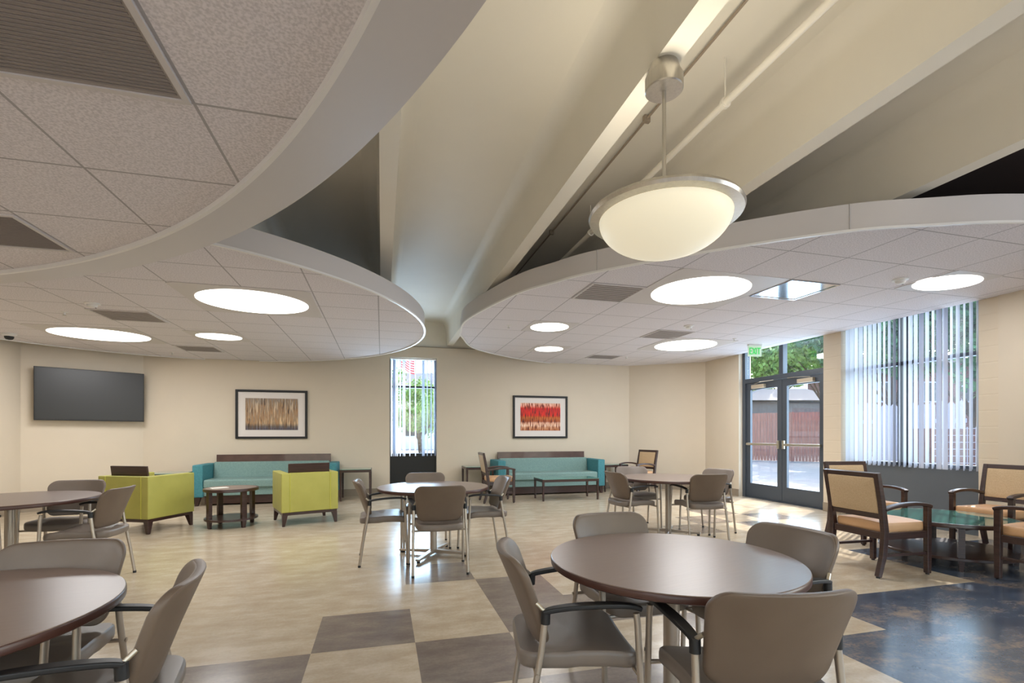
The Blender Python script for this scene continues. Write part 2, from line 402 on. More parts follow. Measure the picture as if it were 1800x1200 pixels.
# back wall with the narrow window opening
WU0, WU1, WZ1 = .17, 1.18, 2.99
bm = NB()
for a, b, z0, z1 in ((LC0[0]-.2, WU0, 0, 3.24), (WU1, RC0[0]+.2, 0, 3.24), (WU0, WU1, WZ1, 3.24)):
    box(bm, ((a+b)/2, VB+.15, (z0+z1)/2), (b-a, .3, z1-z0))
struct('wall_back', bm, M_wall)
bm = NB(); box(bm, ((UL+UR)/2, VB+.17, 3.54), (UR-UL+.6, .26, .60)); struct('wall_back.001', bm, M_conc)
bm = NB(); box(bm, (.7, VB+.02, 3.235), (10.4, .06, .014)); struct('trim_1', bm, M_base)
bm = NB(); wallseg(bm, LC0, LC1, 0, TOP, -.2); struct('wall_left_angled', bm, M_wall)
bm = NB(); box(bm, (UL-.1, (9.98+VN)/2+.05, TOP/2), (.2, 9.98-VN+.1, TOP)); struct('wall_left', bm, M_wall)
bm = NB(); wallseg(bm, RC0, RC1, 0, TOP, .2); struct('wall_right_angled', bm, M_wall)
# right wall: door recess 6.66..8.70, window recess 4.42..6.33
bm = NB()
for a, b, z0, z1 in ((8.70, 9.90, 0, TOP), (6.66, 8.70, 3.16, TOP), (4.42, 6.33, 3.16, TOP)):
    box(bm, (UR+.15, (a+b)/2, (z0+z1)/2), (.30, b-a, z1-z0))
struct('wall_right', bm, M_wall)
bm = NB()
for a, b in ((6.33, 6.66), (4.20, 4.42)): box(bm, (UR+.15, (a+b)/2, TOP/2), (.30, b-a, TOP))
struct('wall_right.001', bm, M_block)
bm = NB(); box(bm, (UR+.135, (4.20+1.2)/2, TOP/2), (.33, 3.0, TOP)); struct('wall_right.002', bm, M_wall)
bm = NB(); box(bm, (UR+.135, (-3.0+VN)/2, TOP/2), (.33, 1.2, TOP))
box(bm, (UR+.135, -.9, 3.5), (.33, 4.2, .6)); box(bm, (UR+.135, -.9, .42), (.33, 4.2, .84)); struct('wall_right.003', bm, M_wall)
# wall behind the viewer with its own wide windows
bm = NB()
for a, b in ((UL-.2, -4.6), (-1.2, -.4), (3.0, 3.8), (6.9, UR+.3)): box(bm, ((a+b)/2, VN-.15, TOP/2), (b-a, .3, TOP))
for a, b in ((-4.6, -1.2), (-.4, 3.0), (3.8, 6.9)):
    box(bm, ((a+b)/2, VN-.15, .42), (b-a, .3, .84)); box(bm, ((a+b)/2, VN-.15, 3.4), (b-a, .3, .8))
struct('wall_front', bm, M_wall)
# baseboards
for nm, p, q in (('baseboard_back', (LC0[0], VB), (WU0, VB)), ('baseboard_back.001', (WU1, VB), (RC0[0], VB)),
                 ('baseboard_left_angled', LC1, LC0), ('baseboard_right_angled', RC0, RC1), ('baseboard_left', (UL, VN), (UL, 9.98)),
                 ('baseboard_right', (UR, 9.80), (UR, 8.70)), ('baseboard_right.001', (UR, 6.66), (UR, 6.33)), ('baseboard_right.002', (UR-.03, 4.2), (UR-.03, 1.2))):
    bm = NB(); d = Vector((q[0]-p[0], q[1]-p[1])).normalized(); n = Vector((d.y, -d.x))*.012
    prism(bm, [p, q, (q[0]+n.x, q[1]+n.y), (p[0]+n.x, p[1]+n.y)], 0, .15); struct(nm, bm, M_base)

# ------------------------------------------------------------------ roof deck and concrete ribs
bm = NB(); box(bm, ((UL+4.3)/2-.1, (VB+VN)/2, TOP+.1), (4.3-UL+.2, VB-VN+.4, .2)); struct('ceiling', bm, M_conc)
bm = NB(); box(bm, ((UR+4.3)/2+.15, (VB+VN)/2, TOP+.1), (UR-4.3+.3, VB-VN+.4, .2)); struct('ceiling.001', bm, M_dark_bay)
for k, uc in enumerate((-5.55, -4.15, -2.75, -1.35, .05, 1.47, 2.86, 4.24)):
    bm = NB(); prof = [(-.066, 3.29), (.066, 3.29), (.088, 3.66)]
    for q in range(1, 7):
        a = math.radians(90*q/6); prof.append((.088+.14*(1-math.cos(a)), 3.66+.14*math.sin(a)))
    left = [(-x, z) for x, z in prof[2:]][::-1]
    P = prof[:2]+prof[2:]+left
    a = [bm.verts.new((uc+x, VN, z)) for x, z in P]; b = [bm.verts.new((uc+x, VB+.05, z)) for x, z in P]
    bm.faces.new(a); bm.faces.new(b[::-1])
    for i in range(len(P)): bm.faces.new((a[i], b[i], b[(i+1) % len(P)], a[(i+1) % len(P)]))
    o = struct('ceiling_beam', bm, M_conc, smooth=True)
# pipework in the third bay
pp = thing('sprinkler_pipe', 'slim painted sprinkler pipe hanging on thin rods beside the pendant lamp, under the roof deck', 'pipe', (0, 0, 0))
bm = NB(); tube(bm, [(2.20, VN+.1, 3.50), (2.20, VB-.1, 3.50)], .024, 12); obj('pipe', bm, M_conc, pp, smooth=True)
for v in (.6, 2.75, 4.9, 7.0, 9.1):
    bm = NB(); tube(bm, [(2.20, v, 3.525), (2.20, v, 3.80)], .005, 6); h = obj('hanger_rod', bm, M_conc, pp)
    bm = NB(); tube(bm, [(2.20, v-.012, 3.50), (2.20, v+.012, 3.50)], .036, 14); obj('ring_clamp', bm, M_conc, h)
cd = thing('conduit', 'thin painted conduit clipped along the roof deck left of the sprinkler pipe', 'conduit', (0, 0, 0))
bm = NB(); tube(bm, [(2.0, VN+.1, 3.765), (2.0, VB-.1, 3.765)], .009, 8); obj('tube', bm, M_base, cd, smooth=True)
for v in (1.9, 3.4, 5.6, 7.8): bxo('clip', (2.0, v, 3.765), (.05, .03, .05), M_base, cd)

# ------------------------------------------------------------------ suspended ceiling clouds
def clip(poly, a, b):
    """keep the part of poly on the left of the line a->b"""
    out = []
    side = lambda p: (b[0]-a[0])*(p[1]-a[1])-(b[1]-a[1])*(p[0]-a[0])
    for i in range(len(poly)):
        p, q = poly[i], poly[(i+1) % len(poly)]; sp_, sq = side(p), side(q)
        if sp_ >= 0: out.append(p)
        if sp_*sq < 0:
            t = sp_/(sp_-sq); out.append((p[0]+(q[0]-p[0])*t, p[1]+(q[1]-p[1])*t))
    return out
def circle(c, r, a0=0, a1=360, n=180):
    return [(c[0]+r*math.cos(math.radians(a0+(a1-a0)*k/n)), c[1]+r*math.sin(math.radians(a0+(a1-a0)*k/n))) for k in range(n)]
def inroom(poly):
    e = .004
    poly = clip(poly, (RC0[0], VB-e), (LC0[0], VB-e)); poly = clip(poly, (LC0[0]+.003, VB-e), (LC1[0]+.003, LC1[1]-e))
    poly = clip(poly, (UL+e, 9), (UL+e, -4)); poly = clip(poly, (UR-e, -4), (UR-e, 9))
    poly = clip(poly, (RC1[0]-.003, RC1[1]-e), (RC0[0]-.003, VB-e)); poly = clip(poly, (UL, VN+e), (UR, VN+e))
    return poly
def on_wall(p):
    if p[1] > VB-.02 or p[0] < UL+.02 or p[0] > UR-.05 or p[1] < VN+.02: return True
    for A_, B_ in ((LC0, LC1), (RC0, RC1)):
        L_ = math.hypot(B_[0]-A_[0], B_[1]-A_[1])
        if min(A_[0], B_[0])-.05 < p[0] < max(A_[0], B_[0])+.05 and abs((B_[0]-A_[0])*(p[1]-A_[1])-(B_[1]-A_[1])*(p[0]-A_[0]))/L_ < .03: return True
    return False
def cloud(name, poly, z, h, tm, seams=()):
    """tile panel with an upright metal fascia and a thin white bottom trim along the free edge"""
    root = senv(name)
    full = inroom(poly)
    bm = NB(); prism(bm, full, z, z+.05); obj('tile_panel', bm, tm, root)
    n = len(full); runs = []
    for st in range(n):
        if on_wall(full[st]) and not on_wall(full[(st+1) % n]):
            path = [full[st]]; k = 1
            while not on_wall(full[(st+k) % n]): path.append(full[(st+k) % n]); k += 1
            path.append(full[(st+k) % n]); runs.append(path)
    bf = NB(); bt = NB()
    for path in runs or [full]:
        wallband(bf, path, z-.002, z+h, not runs, .012); wallband(bt, path, z-.014, z+.004, not runs, .026)
    obj('fascia', bf, M_fascia, root, smooth=True); obj('edge_trim', bt, M_trimw, root, smooth=True)
    for (sx, sy) in seams:
        bm = NB(); box(bm, (sx, sy, z+h/2), (.026, .026, h)); obj('joint_strip', bm, M_joint, root)
    return root
cl_left = cloud('ceiling.002', circle((-2.88, 7.39), 3.48, 90, 450), 2.80, .20, M_tile_l, [(-.06, 5.40)])
Rp = [(4.76, 2.75), (5.4, 2.60), (6.0, 2.54), (6.7, 2.60), (7.5, 2.80), (8.0, 6.0), (8.0, 10.8), (6.0, 11.4), (4.7, 11.0), (3.7, 10.80), (2.82, 10.34), (1.81, 9.45), (1.37, 8.39), (1.27, 7.94), (1.23, 7.07), (1.56, 5.69),
      (1.87, 5.10), (2.17, 4.66), (3.05, 3.77), (3.77, 3.19), (4.31, 2.93)]
cl_right = cloud('ceiling.003', catmull(Rp, 10, True), 3.00, .22, M_tile_r, [(2.17, 4.66), (3.77, 3.19)])
# near cloud: the viewer stands below it
NC = (-5.94, -.75); NR = 6.33; NZ = 2.62
root = senv('ceiling.004')
bm = NB(); prism(bm, inroom(circle(NC, NR, 0, 360, 240)), NZ, NZ+.05); obj('tile_panel', bm, M_tile_n, root)
arc = [(NC[0]+math.cos(math.radians(a))*1, NC[1]+math.sin(math.radians(a))*1) for a in [x*.5 for x in range(-100, 181)]]
def arcr(r): return [(NC[0]+(x-NC[0])*r, NC[1]+(y-NC[1])*r) for x, y in arc]
bm = NB(); wallband(bm, arcr(NR-.004), NZ-.030, NZ+.01, False, .022); obj('edge_trim', bm, M_trimw, root, smooth=True)
bm = NB(); a1, a2, a3, a4 = [[bm.verts.new((x, y, z)) for x, y in arcr(r)] for r, z in ((NR+.012, NZ-.028), (NR+.30, NZ+.012), (NR+.30, NZ+.20), (NR+.012, NZ+.20))]
for i in range(len(arc)-1):
    for p, q in ((a1, a2), (a2, a3), (a3, a4), (a4, a1)): bm.faces.new((p[i], p[i+1], q[i+1], q[i]))
obj('fascia', bm, M_fascia, root, smooth=True)

# lamps, vents and small fittings
def lamp(label, u, v, z, r, pu=None, pv=None, watts=None, ry=None):
    t = thing('ceiling_light', label, 'ceiling light', (u, v, z), 0, 'round ceiling lights')
    w = pu or 2*r+.12; d = pv or w
    bm = NB(); n = 64; ry = ry or r
    ring = [bm.verts.new((r*math.cos(2*PI*k/n), ry*math.sin(2*PI*k/n), -.008)) for k in range(n)]
    outr = []
    for k in range(n):
        a = 2*PI*k/n; c, s = math.cos(a), math.sin(a); m = min((w/2)/abs(c) if abs(c) > 1e-6 else 9, (d/2)/abs(s) if abs(s) > 1e-6 else 9)
        outr.append(bm.verts.new((c*m, s*m, -.006)))
    up = [bm.verts.new((x.co.x, x.co.y, .0)) for x in outr]
    for k in range(n):
        j = (k+1) % n; bm.faces.new((ring[k], ring[j], outr[j], outr[k])); bm.faces.new((outr[k], outr[j], up[j], up[k]))
    obj('frame', bm, M_lampf, t)
    bm = NB(); prism(bm, [((r-.002)*math.cos(2*PI*k/n), (ry-.002)*math.sin(2*PI*k/n)) for k in range(n)], -.012, -.002); obj('diffuser', bm, M_lamp, t)
    ld = bpy.data.lights.new('lamp_light', 'AREA'); ld.shape = 'DISK'; ld.size = 2*r; ld.energy = (watts or LAMP*(r/.55)**2); ld.color = (.98, .98, 1)
    lo = bpy.data.objects.new('lamp_light', ld); C.objects.link(lo); lo.parent = t; lo.location = (0, 0, -.02)
    return t
lamp('large round ceiling light in the left ceiling island, nearest its curved free edge', -1.39, 6.05, 2.80, .57, 1.33, 1.18, ry=.50)
lamp('large round ceiling light in the left ceiling island above the television', -4.06, 8.62, 2.80, .62, 1.33, 1.2, ry=.50)
lamp('small round ceiling light in the left ceiling island above the framed birch picture', -2.39, 8.31, 2.80, .31, ry=.26)
lamp('large round ceiling light in the right ceiling island just below the hanging bowl lamp', 3.63, 4.98, 3.00, .555, 1.36, 1.30)
lamp('small round ceiling light in the right island, the nearer of its two small ones', 2.55, 7.24, 3.00, .30)
lamp('small round ceiling light in the right island nearest the red picture', 3.19, 9.09, 3.00, .28)
lamp('large round ceiling light in the right ceiling island near the exit sign', 5.56, 8.06, 3.00, .56, 1.36, 1.30)
lamp('round ceiling light in front of the large blinds, farthest right', 6.08, 3.98, 3.00, .36, .68, .66, ry=.27)
for u, v in ((-4.2, 1.2), (-2.1, -1.0), (-4.2, -2.6)): lamp('added unseen round ceiling light in the near ceiling island behind the viewer', u, v, 2.62, .55, watts=16)  # out-of-view lamps added to raise the room light
def vent(label, u0, v0, u1, v1, z, m=M_grid, slots=9, mesh=False):
    t = thing('ceiling_vent', label, 'vent', ((u0+u1)/2, (v0+v1)/2, z), 0, 'ceiling vents')
    w, d = u1-u0, v1-v0
    bm = NB()
    for s in (-1, 1):
        box(bm, (s*(w/2-.012), 0, -.006), (.024, d, .010)); box(bm, (0, s*(d/2-.012), -.006), (w-.048, .024, .010))
    obj('frame', bm, M_lampf if m is M_grid else m, t)
    bm = NB(); box(bm, (0, 0, -.003), (w-.048, d-.048, .004)); obj('face_plate', bm, m, t)
    if slots:
        bm = NB()
        for k in range(slots):
            y = -d/2+.05+(d-.1)*k/(slots-1); box(bm, (0, y, -.007), (w-.07, .008 if slots > 20 else .012, .004))
        obj('louvre', bm, M_slot, t)
    return t
vent('grey return air grille in the left ceiling island beside the smoke detector', -3.40, 6.87, -2.74, 7.46, 2.80)
vent('grey return air grille in the left ceiling island above the framed birch picture', -3.38, 9.30, -2.75, 9.86, 2.80)
vent('perforated grille filling one tile at the near left corner of the ceiling', -1.42, 1.53, -.73, 2.20, 2.62, slots=30)
vent('perforated grille at the far edge of the near ceiling island', -2.82, 3.59, -2.13, 4.20, 2.62, slots=30)
vent('grey return air grille in the right ceiling island, left of its largest lamp', 2.28, 5.01, 2.95, 5.65, 3.00)
vent('grey return air grille in the middle of the right ceiling island', 4.33, 6.96, 4.99, 7.60, 3.00)
vent('grey return air grille in the right ceiling island nearest the far wall', 4.33, 9.47, 4.99, 9.95, 3.00)
vent('polished metal air diffuser beside the large round light of the right island', 4.34, 4.35, 5.01, 4.99, 3.00, M_shiny, 0)
def detector(label, u, v, z):
    t = thing('smoke_detector', label, 'smoke detector', (u, v, z))
    bm = NB(); lathe(bm, [(0, 0), (.075, 0), (.075, -.012), (.05, -.018), (.045, -.04), (.03, -.05), (0, -.05)], 24); obj('body', bm, M_white, t, smooth=True)
    bm = NB(); box(bm, (.035, .0, -.052), (.012, .012, .006)); obj('indicator', bm, M_slot, t)
detector('white smoke detector in the left ceiling island beside a grille', -3.19, 6.60, 2.80)
detector('white smoke detector in the middle of the right ceiling island', 4.62, 6.60, 3.00)
detector('white smoke detector beside the farthest right ceiling light', 5.48, 4.04, 3.00)
def sprinkler(label, u, v, z):
    t = thing('fire_sprinkler', label, 'sprinkler', (u, v, z), 0, 'sprinkler heads')
    bm = NB(); lathe(bm, [(0, 0), (.035, 0), (.033, -.006), (.012, -.01), (.01, -.035), (0, -.035)], 16); obj('escutcheon', bm, M_white, t, smooth=True)
    bm = NB(); lathe(bm, [(0, -.038), (.02, -.038), (.02, -.042), (0, -.042)], 12); obj('deflector', bm, M_alu, t)
sprinkler('small sprinkler head in the left ceiling island between smoke detector and security camera', -3.74, 7.15, 2.80)
sprinkler('small sprinkler head in the left ceiling island close to the far wall', -3.68, 10.15, 2.80)
sprinkler('small sprinkler head in the right ceiling island in front of the exit sign', 6.02, 7.29, 3.00)
sprinkler('small sprinkler head in the right ceiling island near its left rounded tip', 1.91, 7.32, 3.00)
sprinkler('small sprinkler head in the right ceiling island near the far corner', 5.15, 9.6, 3.00)
t = thing('security_camera', 'white dome security camera with black glass on the ceiling at far left', 'camera', (-5.32, 8.87, 2.80))
bm = NB(); lathe(bm, [(0, 0), (.085, 0), (.085, -.03), (.06, -.045), (0, -.045)], 28); obj('housing', bm, M_white, t, smooth=True)
bm = NB(); lathe(bm, [(.055, -.045), (.052, -.07), (.035, -.09), (0, -.098)], 28); obj('dome', bm, M_black, t, smooth=True)

# pendant on the third rib
def pendant(label, u, v, watts=9):
    t = thing('pendant_lamp', label, 'pendant lamp', (u, v, 3.29))
    bm = NB(); lathe(bm, [(0, 0), (.075, 0), (.085, -.04), (.1, -.07), (.1, -.135), (.095, -.14), (0, -.142)], 40); obj('canopy', bm, M_alu, t, smooth=True)
    bm = NB(); tube(bm, [(0, 0, -.14), (0, 0, -.80)], .011, 14); obj('stem', bm, M_alu, t, smooth=True)
    bm = NB(); lathe(bm, [(0, -.60), (.02, -.62), (.02, -.66), (.028, -.70), (.05, -.745), (.075, -.775), (0, -.775)], 24); obj('hub', bm, M_conc, t, smooth=True)
    bm = NB(); lathe(bm, [(.335, -.83), (.395, -.825), (.402, -.81), (.395, -.795), (.335, -.80), (.335, -.83)], 72); obj('rim', bm, M_alu, t, smooth=True)
    for k in range(3):
        a = k*2*PI/3+.4; bm = NB(); tube(bm, [(.02*math.cos(a), .02*math.sin(a), -.765), (.34*math.cos(a), .34*math.sin(a), -.808)], .006, 8); obj('bracket', bm, M_alu, t)
    prof = [(.345*math.cos(math.radians(q)), -.825-.195*math.sin(math.radians(q))) for q in range(0, 91, 6)]
    prof[-1] = (0, prof[-1][1]); inner = [(max(r-.006, 0), z+.006) for r, z in prof][::-1]
    bm = NB(); lathe(bm, prof+inner, 72); obj('glass_bowl', bm, M_bowl, t, smooth=True)
    for e, z, up, sz in ((watts, -.76, True, .5),):
        ld = bpy.data.lights.new('bulb', 'AREA'); ld.shape = 'DISK'; ld.size = sz; ld.energy = e; ld.color = (1, .93, .80)
        lo = bpy.data.objects.new('bulb', ld); C.objects.link(lo); lo.parent = t; lo.location = (0, 0, -.865); lo.rotation_euler = (PI, 0, 0)
    return t
pendant('hanging bowl lamp of frosted glass with a brushed metal rim and stem', 1.47, 2.32)
pendant('added unseen hanging bowl lamp behind the viewer', 1.47, -1.6, 30)  # added out of view to brighten the roof troughs
pendant('added unseen hanging bowl lamp behind the viewer at right', 4.24, -1.0, 45)  # also added unseen, lifts the right-hand roof bays

# ------------------------------------------------------------------ windows and doors
def vane(bm, w, z0, z1, ang):
    n = 5; a = [];
    for k in range(n):
        s = (k/(n-1)-.5); x = s*w; y = .006*math.cos(s*PI)
        a.append((x*math.cos(ang)-y*math.sin(ang), x*math.sin(ang)+y*math.cos(ang)))
    wallband(bm, a, z0, z1, False, .0012)
# narrow back window: frame at y = VB+.16
wb = senv('window_1')
F_ = VB+.18
bm = NB()
for x in (WU0+.02, WU1-.02): box(bm, (x, F_, (.85+WZ1)/2), (.04, .07, WZ1-.85))
for z in (.87, 2.36, WZ1-.02): box(bm, ((WU0+WU1)/2, F_, z), (WU1-WU0-.08, .07, .04))
obj('window_frame', bm, M_spandrel_black, wb)
bm = NB(); box(bm, ((WU0+WU1)/2, F_, 1.92), (WU1-WU0-.08, .008, 2.06)); obj('glazing', bm, M_glass, wb)
bm = NB(); box(bm, ((WU0+WU1)/2, F_-.02, .425), (WU1-WU0, .08, .85)); obj('spandrel_panel', bm, M_spandrel_black, wb)
t = thing('vertical_blind', 'open white vertical blind in the narrow window of the far wall', 'blind', (0, 0, 0))
bxo('head_rail', ((WU0+WU1)/2, VB+.08, WZ1-.02), (WU1-WU0-.02, .05, .036), M_white, t)
for x in (.205, .262, .30, .334, .394, .455, .49, .60, .721, .893, .979, 1.066, 1.153):
    bm = NB(); vane(bm, .085, .83, WZ1-.04, math.radians(71 if x not in (.262, .893) else 45)); obj('vane', bm, M_vane, t, loc=(x, VB+.08, 0))

# big window at right: recess between 4.42 and 6.33, frame at UR+.17
FW = UR+.19
wr = senv('window_2')
bm = NB()
for y in (4.44, 5.40, 5.50, 6.31): box(bm, (FW, y, (.85+3.16)/2), (.10, .05, 3.16-.85))
for z in (.87, 2.36, 3.14): box(bm, (FW, (4.42+6.33)/2, z), (.10, 6.33-4.42-.02, .05))
obj('window_frame', bm, M_frame, wr)
bm = NB(); box(bm, (FW+.02, 5.375, 2.0), (.008, 1.84, 2.2)); obj('glazing', bm, M_glass, wr)
bm = NB(); box(bm, (FW-.03, 5.375, .425), (.12, 1.91, .85)); obj('spandrel_panel', bm, M_spandrel, wr)
t = thing('vertical_blind', 'wide white vertical blind, half open, in the large window at right', 'blind', (0, 0, 0))
bxo('head_rail', (UR+.07, 5.375, 3.10), (.05, 1.87, .04), M_white, t)
nv = 25
for k in range(nv):
    y = 4.47+1.80*k/(nv-1)
    ang = math.radians(random.uniform(-4, 9)) if k > 16 else math.radians(18+random.uniform(-5, 5)) if k > 12 else math.radians(13+random.uniform(-9, 12))
    if k in (5, 6, 9): ang = math.radians(75)
    bm = NB(); vane(bm, .085, .83, 3.08, ang); obj('vane', bm, M_vane, t, loc=(UR+.07, y, 0))

# entrance doors: recess 6.66..8.70, frame at UR+.15
FD = UR+.15
dr = senv('door_1')
bm = NB()
for y in (8.66, 6.70): box(bm, (FD, y, 1.58), (.12, .08, 3.16))
box(bm, (FD, 7.68, 2.42), (.12, 1.88, .09)); box(bm, (FD, 7.68, 3.13), (.12, 1.88, .06)); box(bm, (FD, 7.68, 2.78), (.10, .10, .62))
box(bm, (FD, 7.68, .008), (.16, 1.88, .016))
obj('door_frame', bm, M_frame, dr)
bm = NB()
for y in (8.17, 7.19): box(bm, (FD, y, 2.785), (.008, .88, .62))
obj('transom_glass', bm, M_glass, dr)
for s, yc in ((1, 8.152), (-1, 7.208)):
    w = .936; root_ = bpy.data.objects.new('door_leaf', None); C.objects.link(root_); root_.parent = dr; root_.location = (FD, yc, 0)
    bm = NB()
    for y in (-w/2+.055, w/2-.055): box(bm, (0, y, 1.195), (.05, .11, 2.35))
    box(bm, (0, 0, 2.30), (.05, w-.22, .14)); box(bm, (0, 0, .16), (.05, w-.22, .28))
    lf = obj('leaf_frame', bm, M_frame, root_)
    bm = NB(); box(bm, (.0, 0, 1.265), (.008, w-.22, 1.93)); obj('door_glass', bm, M_glass, root_)
    bm = NB(); box(bm, (-.07, 0, 1.11), (.03, w-.10, .045))
    box(bm, (-.045, -s*(w/2-.06), 1.11), (.05, .05, .16)); box(bm, (-.045, s*(w/2-.09), 1.11), (.05, .04, .05))
    obj('push_bar', bm, M_steel, root_, bevel=.004)
    bm = NB(); box(bm, (-.055, s*.10, 2.285), (.06, .34, .075)); obj('door_closer', bm, M_closer, root_, bevel=.004)
    bm = NB(); ribbon(bm, [(-.06, s*.20, 2.34), (-.16, -s*.05, 2.355), (-.06, -s*.30, 2.37)], .022, .008); obj('closer_arm', bm, M_steel, root_)
# exit sign hung below the right island
t = thing('exit_sign', 'small edge-lit exit sign with green letters hung by the glass doors', 'exit sign', (6.78, 7.66, 3.00), YAW*-1+.10)
bm = NB(); box(bm, (0, 0, -.012), (.26, .06, .024)); obj('mount', bm, M_white, t)
bm = NB(); box(bm, (0, 0, -.125), (.27, .012, .20)); obj('panel', bm, M_exit, t)
bm = NB(); yy = -.0105; h = .11; z0 = -.18
def stroke(x0, z0_, x1, z1_, w=.016):
    a = math.atan2(z1_-z0_, x1-x0); L_ = math.hypot(x1-x0, z1_-z0_)
    box(bm, ((x0+x1)/2, yy, (z0_+z1_)/2), (L_+w*.6, .008, w), Matrix.Rotation(-a, 3, 'Y'))
stroke(-.10, z0, -.10, z0+h); [stroke(-.10, z0+q, -.06, z0+q) for q in (0, h/2, h)]
stroke(-.04, z0, .005, z0+h); stroke(-.04, z0+h, .005, z0)
stroke(.028, z0, .028, z0+h); stroke(.078, z0, .078, z0+h); stroke(.05, z0+h, .106, z0+h)
obj('lettering', bm, M_exit_green, t)

# ------------------------------------------------------------------ television and pictures
dT = Vector((-1.28, -.77, 0)).normalized(); nT = Vector((-dT.y, dT.x, 0))     # nT points out of the wall into the room
if nT.y > 0: nT = -nT
tc_ = Vector((-4.98, 10.305, 2.0))
ang = math.atan2(-dT.y, -dT.x)
t = thing('television', 'flat black wall television, dark screen, on the angled wall at left', 'television', (tc_.x, tc_.y, tc_.z), ang)
bxo('housing', (0, .02, 0), (1.49, .045, .905), M_black, t, bevel=.005)
bxo('screen', (0, -.004, .005), (1.46, .006, .87), M_screen, t)
bxo('wall_mount', (0, .078, 0), (.5, .075, .4), M_black, t)
def picture(label, uc, cols, kind):
    t = thing('framed_picture', label, 'picture', (uc, VB-.002, 1.715), 0, 'framed prints on the far wall')
    w, h = 1.34, .99; f = .045
    bm = NB()
    for s in (-1, 1):
        box(bm, (s*(w/2-f/2), -.02, 0), (f, .04, h)); box(bm, (0, -.02, s*(h/2-f/2)), (w-2*f, .04, f))
    obj('frame', bm, M_picframe, t, bevel=.004)
    bxo('mat_board', (0, -.010, 0), (w-2*f, .012, h-2*f), M_mat_board, t)
    m = bpy.data.materials.new('print_'+kind); m.use_nodes = True; N = m.node_tree.nodes; L = m.node_tree.links
    p = N['Principled BSDF']; p.inputs['Roughness'].default_value = .5
    tc = N.new('ShaderNodeTexCoord'); mp = N.new('ShaderNodeMapping'); L.new(tc.outputs['Object'], mp.inputs[0]); mp.inputs['Scale'].default_value = (34, 1, 3.0 if kind == 'birch' else 6)
    nz = N.new('ShaderNodeTexNoise'); nz.inputs['Scale'].default_value = 1.0; nz.inputs['Detail'].default_value = 5; L.new(mp.outputs[0], nz.inputs[0])
    rp = N.new('ShaderNodeValToRGB'); e = rp.color_ramp.elements
    L.new(nz.outputs[0], rp.inputs[0])
    sp = N.new('ShaderNodeSeparateXYZ'); L.new(tc.outputs['Object'], sp.inputs[0])
    mr = N.new('ShaderNodeMapRange'); mr.inputs[1].default_value = -.32; mr.inputs[2].default_value = .32; L.new(sp.outputs[2], mr.inputs[0])
    r2 = N.new('ShaderNodeValToRGB'); L.new(mr.outputs[0], r2.inputs[0]); e2 = r2.color_ramp.elements
    if kind == 'birch':
        e[0].position = .34; e[0].color = srgb(70, 66, 70); e[1].position = .64; e[1].color = srgb(216, 206, 186)
        k = e.new(.44); k.color = srgb(178, 146, 98); k = e.new(.54); k.color = srgb(146, 140, 136)
        e2[0].position = 0; e2[0].color = srgb(90, 96, 150); e2[1].position = 1; e2[1].color = srgb(200, 190, 180)
        k = e2.new(.12); k.color = srgb(130, 120, 130); k = e2.new(.22); k.color = srgb(232, 196, 140); k = e2.new(.6); k.color = srgb(230, 200, 160)
    else:
        e[0].position = .38; e[0].color = srgb(96, 34, 34); e[1].position = .66; e[1].color = srgb(238, 226, 216)
        k = e.new(.48); k.color = srgb(206, 170, 150)
        e2[0].position = 0; e2[0].color = srgb(190, 140, 110); e2[1].position = 1; e2[1].color = srgb(240, 226, 220)
        for q, c in ((.12, (214, 180, 160)), (.2, (250, 246, 240)), (.28, (236, 214, 206)), (.34, (160, 90, 60)), (.48, (196, 130, 90)), (.56, (220, 60, 60)), (.8, (214, 24, 40)), (.9, (240, 190, 186))):
            k = e2.new(q); k.color = srgb(*c)
    mx = N.new('ShaderNodeMix'); mx.data_type = 'RGBA'; mx.blend_type = 'MULTIPLY'; mx.inputs[0].default_value = .92
    L.new(rp.outputs[0], mx.inputs[6]); L.new(r2.outputs[0], mx.inputs[7])
    hs = N.new('ShaderNodeHueSaturation'); hs.inputs['Value'].default_value = 1.3; hs.inputs['Saturation'].default_value = .85 if kind == 'birch' else 1.2; L.new(mx.outputs[2], hs.inputs['Color'])
    L.new(hs.outputs[0], p.inputs['Base Color'])
    bxo('print', (0, -.018, .005), (.98, .006, .64), m, t)
picture('black framed print of pale tree trunks over blue and gold ground, above the left sofa', -2.155, None, 'birch')
picture('black framed print of red foliage bands, above the right sofa', 3.595, None, 'maple')

